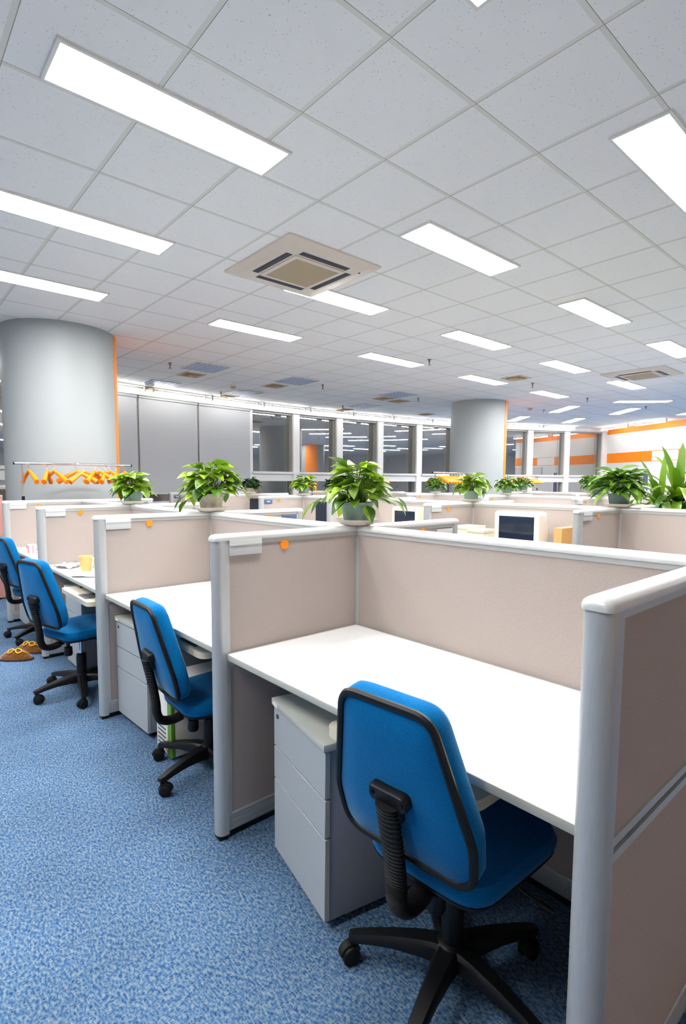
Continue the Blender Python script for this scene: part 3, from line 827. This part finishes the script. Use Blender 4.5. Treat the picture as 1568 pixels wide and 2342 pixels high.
# ------------------------------------------------------------------ slippers
def slipper():
    r = empty('plush_slipper')
    rings = []
    for x, w, h in ((-.12, .012, .022), (-.112, .03, .040), (-.09, .042, .06), (-.05, .05, .072), (0, .052, .09), (.035, .048, .082), (.07, .042, .058), (.10, .032, .038), (.118, .01, .02)):
        rings.append([(x, w * cos(t), .012 + (h - .012) * max(0, sin(t)) ** .8) for t in [pi * i / 12 for i in range(13)]])
    b = MB(); b.loft(rings); b.build('upper', m_slip, r)
    sole = rpoly([(-.128, -.03), (-.05, -.056), (.08, -.05), (.125, -.02), (.125, .02), (.08, .05), (-.05, .056), (-.128, .03)], [.02] * 8, 4)
    b = MB(); b.loft([[(p.x, p.y, z) for p in sole] for z in (0, .014)]); b.build('sole', m_sole, r)
    b = MB()       # two embroidered rings and a bridge
    def surf(x, y):
        h = .012 + .079 * max(.05, 1 - (x / .125) ** 2) * max(0., 1 - (y / .056) ** 2) ** .4
        return h + .003
    for cx in (-.03, .03):
        b.tube([(cx + .021 * cos(t), -.026 + .017 * sin(t), surf(cx + .021 * cos(t), -.026 + .017 * sin(t))) for t in [2 * pi * i / 20 for i in range(21)]], .0045, 6)
    b.tube([(-.01, -.026, surf(-.01, -.026)), (.01, -.026, surf(.01, -.026))], .004, 6)
    b.tube([(.05, -.024, surf(.05, -.024)), (.075, -.015, surf(.075, -.015)), (.09, 0, surf(.09, 0))], .004, 6)
    b.build('embroidery', m_gold, r); return r
s1 = slipper(); s1.location = (.80, 4.70, 0); s1.rotation_euler = (0, 0, radians(-38)); tag(s1, 'brown plush slipper lying in front of its pair, gold embroidery showing', 'slipper', 'brown slippers on the carpet')
s2 = copy_tree(s1); s2.location = (.93, 4.84, 0); s2.rotation_euler = (0, 0, radians(-50)); tag(s2, 'brown plush slipper half hidden behind the third blue chair', 'slipper', 'brown slippers on the carpet')

# ------------------------------------------------------------------ things on the desks
def mug(name, m, r0, r1, h, hang, loc, label, stripes=False):
    r = empty(name, loc, hang)
    b = MB(); b.lathe([(.0, .001), (r0, 0), (r1, h), (r1 - .003, h + .001), (r1 - .005, h - .003), (r0 - .003, .006), (0, .005)], 28); b.build('cup', m, r)
    b = MB(); b.tube([(r1 * .96, 0, h * .82), (r1 + .022, 0, h * .78), (r1 + .03, 0, h * .5), (r1 + .02, 0, h * .25), (r0 * 1.02, 0, h * .2)], .005, 8); b.build('handle', m, r)
    if stripes:
        b = MB()
        for k in range(6):
            a = 2 * pi * (k + .5) / 6; b.tube([(r0 * 1.005 * cos(a), r0 * 1.005 * sin(a), .005), ((r1 + .0008) * cos(a), (r1 + .0008) * sin(a), h - .004)], .003, 6)
        b.build('stripe', m_red, r)
    tag(r, label, 'mug'); return r
DZ = .7427
mug('tall_mug', m_mugy, .034, .048, .108, radians(-60), (1.165, 4.105, DZ), 'yellow tapered mug on the third desk')
mug('white_mug', m_mugw, .036, .038, .075, radians(150), (1.235, 4.22, DZ), 'white mug standing just behind the yellow mug')
mug('striped_mug', m_mugw, .036, .040, .08, radians(-60), (1.075, 5.385, DZ), 'white mug with thin red stripes on the farthest desk', True)
def crumple(name, m, loc, s, label, cat, n=7, th=.02):
    rnd = random.Random(len(name) * 7 + n); b = MB()
    g = [[(s[0] * (i / n - .5), s[1] * (j / n - .5), .001 + th * rnd.random()) for j in range(n + 1)] for i in range(n + 1)]
    vs = [p for row in g for p in row] + [(p[0], p[1], p[2] - .001) for row in g for p in row]
    k = n + 1; N2 = k * k
    fs = [(i * k + j, (i + 1) * k + j, (i + 1) * k + j + 1, i * k + j + 1) for i in range(n) for j in range(n)]
    fs += [tuple(x + N2 for x in f)[::-1] for f in fs]
    b.add(vs, fs); o = b.build(name, m); o.location = loc; o.rotation_euler = (0, 0, rnd.random() * 3); tag(o, label, cat); return o
crumple('snack_wrapper', m_pink, (1.14, 5.62, DZ), (.12, .10), 'crumpled pink wrapper beside the striped mug', 'wrapper', 6, .05)
crumple('loose_paper', m_paper, (1.12, 3.86, DZ), (.15, .21), 'loose white papers in front of the yellow mug', 'paper', 5, .012)
crumple('crumpled_paper', m_paper, (1.10, 4.34, DZ), (.16, .14), 'crumpled white paper behind the yellow and white mugs', 'paper', 7, .03)

# CRT monitors
def crt(w, h, loc, rz, label, m):
    r = empty('crt_monitor', loc, rz)                       # faces local -x
    z0 = .05
    def ring(x, sx, sz, zc, rr): return [(x, p.x, p.y + zc) for p in rpoly([(-w / 2 * sx, -h / 2 * sz), (w / 2 * sx, -h / 2 * sz), (w / 2 * sx, h / 2 * sz), (-w / 2 * sx, h / 2 * sz)], rr, 4)]
    zc = z0 + h / 2
    b = MB(); b.loft([ring(0, .94, .94, zc, .02), ring(.006, .985, .985, zc, .025), ring(.02, 1, 1, zc, .03), ring(.14, .99, .99, zc, .03), ring(.17, .93, .93, zc, .04)]); b.build('front_housing', m, r)
    b = MB(); b.loft([ring(.165, .84, .84, zc, .05), ring(.26, .72, .70, zc - .01, .06), ring(.36, .58, .52, zc - .02, .05), ring(.385, .5, .44, zc - .02, .04)]); b.build('rear_housing', m, r)
    b = MB(); b.box(-.004, .004, -w / 2 + .045, w / 2 - .045, zc - h / 2 + .07, zc + h / 2 - .04, .002); b.build('screen', m_screen, r)
    b = MB(); b.lathe([(.11, 0), (.12, .008), (.11, .02), (.05, .03), (.05, .06)], 28, c=(.16, 0, 0)); b.build('stand', m, r)
    tag(r, label, 'monitor', 'tube monitors in the second desk block'); return r
crt(.40, .36, (4.10, 2.40, DZ), radians(4), 'large white tube monitor with rounded corners behind the closest long divider', m_whitepl)
crt(.36, .35, (4.10, 3.64, DZ), 0, 'beige tube monitor right of the nearest potted plant', m_beige)
def lcd(loc, rz, label):
    r = empty('flat_monitor', loc, rz); b = MB(); b.box(0, .03, -.19, .19, .09, .415, .006); b.build('housing', m_black, r)
    b = MB(); b.box(-.002, .001, -.175, .175, .105, .40); b.build('screen', m_screen, r)
    b = MB(); b.box(.03, .045, -.02, .02, .02, .25, .003); b.box(-.06, .12, -.10, .10, 0, .016, .004); b.build('stand', m_black, r); tag(r, label, 'monitor', 'flat monitors in the second desk block')
lcd((4.06, 4.84, DZ), 0, 'black flat monitor to the left of the nearest potted plant'); lcd((4.06, 6.32, DZ), 0, 'black flat monitor just left of the blue name card divider')
lcd((6.9 - .9, .95, DZ + .03), radians(20), 'black flat monitor showing its top below the strap-leaved plant')
bpy.data.objects['flat_monitor.002'].location = (4.95, 1.15, DZ); bpy.data.objects['flat_monitor.002'].rotation_euler = (0, 0, radians(160))
for i, (x, y, w, dpt, h, lb) in enumerate(((4.28, 3.0, .20, .26, .245, 'white box with a flat lid left of the large white tube monitor, behind its neighbour'), (4.15, 2.76, .17, .2, .235, 'white box between the other white box and the large tube monitor'))):
    b = MB(); b.box(-dpt / 2, dpt / 2, -w / 2, w / 2, 0, h - .03, .004); bx = b.build('storage_box', m_beige); b = MB(); b.box(-dpt / 2 - .004, dpt / 2 + .004, -w / 2 - .004, w / 2 + .004, h - .03, h, .004); b.build('lid', m_beige, bx)
    bx.location = (x, y, DZ); tag(bx, lb, 'box')
b = MB(); b.box(-.12, .12, -.02, .04, 0, .30); cb = b.build('cardboard_folder', m_box); b = MB(); b.box(-.12, .12, -.024, -.02, .02, .30); b.build('front_flap', m_box, cb)
cb.location = (4.16, 2.0, DZ); tag(cb, 'tan cardboard file standing against the divider right of the large tube monitor', 'file box')

# ------------------------------------------------------------------ plants
def leaf(b, p, d, nrm, L, W, droop, rows=6, mi=0, heart=True):
    d = d.normalized(); s = d.cross(nrm).normalized(); n = s.cross(d).normalized()
    vs = []; 
    for i in range(rows + 1):
        t = i / rows
        h = (sin(pi * min(1, t ** .62)) ** .9 if heart else sin(pi * min(1, t ** .8)) ** .75) * W / 2
        if i == 0: h = W * .12
        if i == rows: h = 0
        c = p + d * (L * (t - (.06 if (heart and i == 0) else 0))) - n * (droop * L * t * t)
        up = n * (h * .38)
        vs += [c - s * h + up, c, c + s * h + up]
    fs = []
    for i in range(rows):
        a = 3 * i; fs += [(a, a + 1, a + 4, a + 3), (a + 1, a + 2, a + 5, a + 4)]
    b.add(vs, fs, mi, True)

def pothos(name, seed, rx, hz, n, ls, pot, leafm, potr=.075, poth=.09, pot_flare=1.25, trail=0, wr_=(.72, .9), up0=.25):
    rnd = random.Random(seed); r = empty(name)
    zs = .022
    b = MB(); b.lathe([(potr * .86, 0), (potr * 1.0, .003), (potr * 1.29, .022), (potr * 1.31, .026), (potr * 1.25, .025), (potr * .95, .008), (0, .007)], 40, wob=lambda i, k: (.002 * (1 if k % 2 else -1)) if 2 <= i <= 4 else 0)
    b.build('saucer', m_saucer, r)
    rb = potr * .8; rt = potr * 1.0
    b = MB(); b.lathe([(0, .009), (rb, .009), (rt * .97, .009 + poth * .86), (rt * 1.03, .009 + poth * .87), (rt * 1.05, .009 + poth), (rt * .97, .009 + poth), (rt * .95, poth * .85)], 36); b.build('pot', pot, r)
    b = MB(); b.lathe([(rt * .94, poth * .86), (rt * .5, poth * .93), (0, poth * .95)], 24); b.build('soil', m_soil, r)
    fb = MB(); sb = MB()
    top = Vector((0, 0, poth * .9))
    for i in range(n):
        az = 2 * pi * (i * .618 + rnd.random() * .25); q = (i + .5) / n
        el = radians(86 - 84 * q ** .8 + rnd.uniform(-8, 8))          # inner leaves upright, outer hang
        rad = (.55 + .45 * rnd.random())
        tip = top + Vector((cos(az) * cos(el) * rx * rad, sin(az) * cos(el) * rx * rad, max(0, sin(el) * hz * rad) + .02))
        rr = Vector((tip.x, tip.y, 0)).length
        if tip.z < poth + .015 and rr < rt * 1.15: tip = Vector((cos(az) * rt * 1.25, sin(az) * rt * 1.25, tip.z + .01))
        root = top + Vector((cos(az), sin(az), 0)) * rt * .45 * rnd.random()
        mid = root.lerp(tip, .55) + Vector((0, 0, .3 * (tip - root).length * (.5 if el > .5 else 1)))
        sb.tube([root, root.lerp(mid, .6) + Vector((0, 0, .01)), mid, tip], [.0025, .0022, .002, .0015], 5)
        out = Vector((cos(az + rnd.uniform(-.5, .5)), sin(az + rnd.uniform(-.5, .5)), 0))
        d = out * (.8 + .3 * (1 - q)) + Vector((0, 0, up0 - (up0 + .35) * q + rnd.uniform(-.35, .35)))
        nr = Vector((0, 0, 1)) + out * (.55 + .2 * q) + Vector((rnd.uniform(-.35, .35), rnd.uniform(-.35, .35), 0))
        L = ls * rnd.uniform(.75, 1.15)
        leaf(fb, tip, d, nr, L, L * rnd.uniform(*wr_), rnd.uniform(.1, .4))
    for (az, rr, zz, L) in trail if trail else ():
        az = radians(az); tip = Vector((cos(az) * rr, sin(az) * rr, zz)); root = top
        mid = Vector((cos(az) * rt * 1.1, sin(az) * rt * 1.1, poth + .05))
        sb.tube([root, mid, tip], [.0025, .002, .0015], 5)
        leaf(fb, tip, Vector((cos(az), sin(az), -1.2)), Vector((cos(az), sin(az), .6)), L, L * .68, .1)
    fb.build('foliage', leafm, r); sb.build('stalks', m_stem, r)
    return r
def place(o, x, y, z, rz, label, s=1.0):
    o.location = (x, y, z); o.rotation_euler = (0, 0, radians(rz)); o.scale = (s, s, s); tag(o, label, 'potted plant', 'potted plants on the junction posts'); return o
PT = TOPZ + .001
ang_cam = lambda x, y: math.degrees(atan2(-y, -x))
P1 = pothos('potted_pothos', 3, .115, .175, 84, .088, m_potg, m_leaf, .075, .095, trail=((140, .20, .10, .10), (128, .17, .115, .085), (-105, .088, .085, .088), (-40, .19, .12, .08), (-55, .18, .11, .08)))
place(P1, 1.70, 1.80, PT, 0, 'biggest potted plant with heart shaped leaves in a sage green pot, nearest the camera')
P2 = pothos('potted_pothos', 11, .15, .21, 100, .10, m_potb, m_leaf, .085, .105, trail=((150, .18, .09, .10), (120, .19, .06, .1), (-30, .20, .14, .1)))
place(P2, 1.70, 3.20, PT, 0, 'potted plant in a beige pot, second in line from the camera')
P3 = pothos('potted_pothos', 23, .15, .16, 95, .095, m_potg, m_leaf, .082, .095)
place(P3, 1.70, 4.60, PT, 0, 'potted plant in a green pot next to the coat rack and orange stripe')
P12 = pothos('leafy_plant', 31, .165, .20, 115, .135, m_potd, m_leaf2, .085, .10, wr_=(.45, .6), up0=.5)
place(P12, 4.63, 1.80, PT, 40, 'broad potted plant in a dark green pot toward the right edge')
PA = pothos('potted_pothos', 41, .15, .16, 75, .10, m_potg, m_leaf, .08, .10)
place(PA, 4.63, 3.22, PT, 20, 'potted plant in a light green pot in front of the far column, lower of two')
PD = pothos('leafy_plant', 53, .14, .16, 90, .085, m_potb, m_leafd, .08, .08)
place(PD, 4.63, 7.40, PT, 0, 'dark leaved potted plant in a beige pot below the first bare window')
o = copy_tree(PA); place(o, 4.63, 6.0, PT, 130, 'potted plant with a trailing leaf below the second bare window')
PB = pothos('leafy_plant', 61, .15, .17, 80, .09, m_potg, m_leaf2, .08, .09)
place(PB, 7.56, 6.0, PT, 0, 'small potted plant beside the orange hangers in front of the far column')
o = copy_tree(PB); place(o, 7.56, 4.6, PT, 100, 'small potted plant at the right foot of the far column')
o = copy_tree(PD); place(o, 7.56, 8.80, PT, 60, 'dark potted plant peeking out behind the nearest potted plant')
o = copy_tree(PB); place(o, 7.56, 3.2, PT, 200, 'potted plant partly hidden behind the broad dark potted plant')
o = copy_tree(PB); place(o, 10.5, 6.0, PT, 200, 'small potted plant in front of the far orange hangers, right of the far column', 1.1)
o = copy_tree(PB); place(o, 10.5, 4.6, PT, 290, 'small potted plant below the last window before the right wall', 1.25)
# strap leaved floor plant
def dracaena():
    r = empty('dracaena_plant', (5.95, 1.80, 0)); rnd = random.Random(5)
    b = MB(); b.lathe([(0, 0), (.13, 0), (.17, .30), (.18, .31), (.18, .33), (.165, .33), (.16, .29)], 32); b.build('pot', m_potd, r)
    b = MB(); b.lathe([(.158, .28), (0, .29)], 20); b.build('soil', m_soil, r)
    tr = MB(); fb = MB()
    for (x, y, h, n, L0) in ((0, -.03, 1.14, 36, .58), (-.08, .10, 1.08, 26, .52)):
        tr.tube([(x * .4, y * .4, .28), (x * .8, y * .8, .7), (x, y, h)], [.022, .019, .016], 10)
        for i in range(n):
            az = i * 2.4 + rnd.uniform(-.2, .2); q = i / n; el = radians(86 - 60 * q ** .55)
            L = L0 * rnd.uniform(.8, 1.1); W = .075 * rnd.uniform(.85, 1.15); m = 9
            p = Vector((x, y, h + .06 * (1 - q))); d = Vector((cos(az) * cos(el), sin(az) * cos(el), sin(el))); s = Vector((-sin(az), cos(az), 0)); vs = []
            for k in range(m + 1):
                t = k / m; w = W / 2 * (sin(pi * min(1, .12 + .88 * t)) ** .6 if t < 1 else 0) ; nn = s.cross(d)
                up = d.cross(s) * -1
                vs += [p - s * w + Vector((0, 0, w * .35)), p.copy(), p + s * w + Vector((0, 0, w * .35))]
                p = p + d * (L / m); d = (d + Vector((0, 0, -1)) * (.10 + .42 * q ** .6) * .75).normalized()
            fb.add(vs, [f for k in range(m) for f in ((3 * k, 3 * k + 1, 3 * k + 4, 3 * k + 3), (3 * k + 1, 3 * k + 2, 3 * k + 5, 3 * k + 4))], 0, True)
    tr.build('trunk', m_bark, r); fb.build('foliage', m_leafs, r)
    tag(r, 'tall plant with long strap leaves at the right edge behind the dividers', 'potted plant'); return r
dracaena()

# ------------------------------------------------------------------ coat racks and hangers
def hanger_proto():
    r = empty('coat_hanger'); b = MB()          # origin at the hook, hanger plane is y-z
    arm = []
    for i in range(15):
        u = -1 + 2 * i / 14; arm.append((0, .205 * u, -.085 - .11 * abs(u) ** 1.25 + (.012 if abs(u) < .1 else 0)))
    b.tube(arm, [.010 + .016 * (abs(-1 + 2 * i / 14)) + .006 for i in range(15)], 10, sx=1.0, sy=.8); b.build('body', m_orange_pl, r)
    b = MB(); b.tube([(0, .0, -.085), (0, 0, -.05), (0, .012, -.036), (0, .024, -.018), (0, .018, .004), (0, 0, .012), (0, -.016, .006)], .003, 6); b.build('hook', m_chrome, r); return r
HG = hanger_proto(); hfirst = [True]
def rack(x0, x1, y, z, hang, label, hl, group):
    r = empty('coat_rack', ((x0 + x1) / 2, y, 0)); w = (x1 - x0) / 2
    b = MB(); b.cyl((-w, 0, z), (w, 0, z), .0125, 14); b.build('rail', m_chrome, r)
    for s in (-1, 1):
        b = MB(); b.cyl((s * (w - .07), 0, .06), (s * (w - .07), 0, z - .012), .011, 12); b.build('upright', m_chrome, r)
        b = MB(); b.cyl((s * w, 0, z), (s * (w + .012), 0, z), .015, 12); b.build('end_cap', m_black, r)
        b = MB(); b.cyl((s * (w - .07), -.20, .05), (s * (w - .07), .20, .05), .012, 12); b.cyl((s * (w - .07), 0, 1.17), (s * (w - .07), 0, 1.23), .016, 12); b.build('foot', m_black, r)
        for q in (-.19, .19):
            b = MB(); b.cyl((s * (w - .07) - .01, q, .025), (s * (w - .07) + .01, q, .025), .025, 12); b.build('caster', m_black, r)
    tag(r, label, 'coat rack')
    for i, (x, a) in enumerate(hang):
        o = HG if hfirst[0] else copy_tree(HG); hfirst[0] = False
        o.location = (x, y, z + .0005); o.rotation_euler = (0, 0, radians(a)); tag(o, hl if isinstance(hl, str) else hl[i], 'coat hanger', group)
pl = lambda *w: list(w)
rack(1.15, 2.36, 6.42, 1.575, [(1.285, 8), (1.46, -22), (1.53, 22), (1.76, 60), (1.84, -62), (1.95, -40), (2.01, 38), (2.07, -30), (2.13, 35), (2.19, -25), (2.29, 10)],
     'chrome coat rack with orange hangers in front of the big round column',
     ['orange hanger alone at the left end of the near coat rack', 'orange hanger, left of a close pair on the near coat rack', 'orange hanger, right of a close pair on the near coat rack',
      'orange hanger turned wide, first of the tangled bunch on the near coat rack', 'orange hanger turned wide, second of the tangled bunch on the near coat rack', 'orange hanger, third of the tangled bunch on the near coat rack',
      'orange hanger, fourth of the tangled bunch on the near coat rack', 'orange hanger, fifth of the tangled bunch on the near coat rack', 'orange hanger before the orange stripe on the near coat rack', 'orange hanger behind the plant leaves on the near coat rack', 'orange hanger at the right end of the near coat rack'],
     'orange hangers on the near coat rack')
rack(8.25, 9.66, 6.62, 1.575, [(8.45 + .085 * i, 24 + 5 * (i % 3 - 1)) for i in range(11)], 'coat rack with a thin rail in front of the far column',
     'orange hanger in the packed row in front of the far column', 'orange hangers in front of the far column')
rack(12.75, 14.35, 7.75, 1.56, [(12.95 + .1 * i, 28 + 5 * (i % 3 - 1)) for i in range(13)], 'coat rack with packed orange hangers right of the far column',
     'orange hanger in the packed row right of the far column', 'orange hangers right of the far column')

for o in list(bpy.data.objects):
    if o.parent is None and o.get('category') and not o.get('kind'): o['kind'] = 'thing'
# ------------------------------------------------------------------ world and view
w = bpy.data.worlds.new('night'); S.world = w; w.use_nodes = True
w.node_tree.nodes['Background'].inputs[0].default_value = (.01, .012, .02, 1); w.node_tree.nodes['Background'].inputs[1].default_value = 1
S.view_settings.view_transform = 'Standard'; S.view_settings.look = 'None'; S.view_settings.gamma = 1; S.view_settings.use_curve_mapping = False
S.view_settings.exposure = 0
S.cycles.max_bounces = 10; S.cycles.diffuse_bounces = 7; S.cycles.glossy_bounces = 4
S.cycles.use_denoising = True
S.cycles.caustics_reflective = False; S.cycles.caustics_refractive = False
S.cycles.sample_clamp_indirect = 8
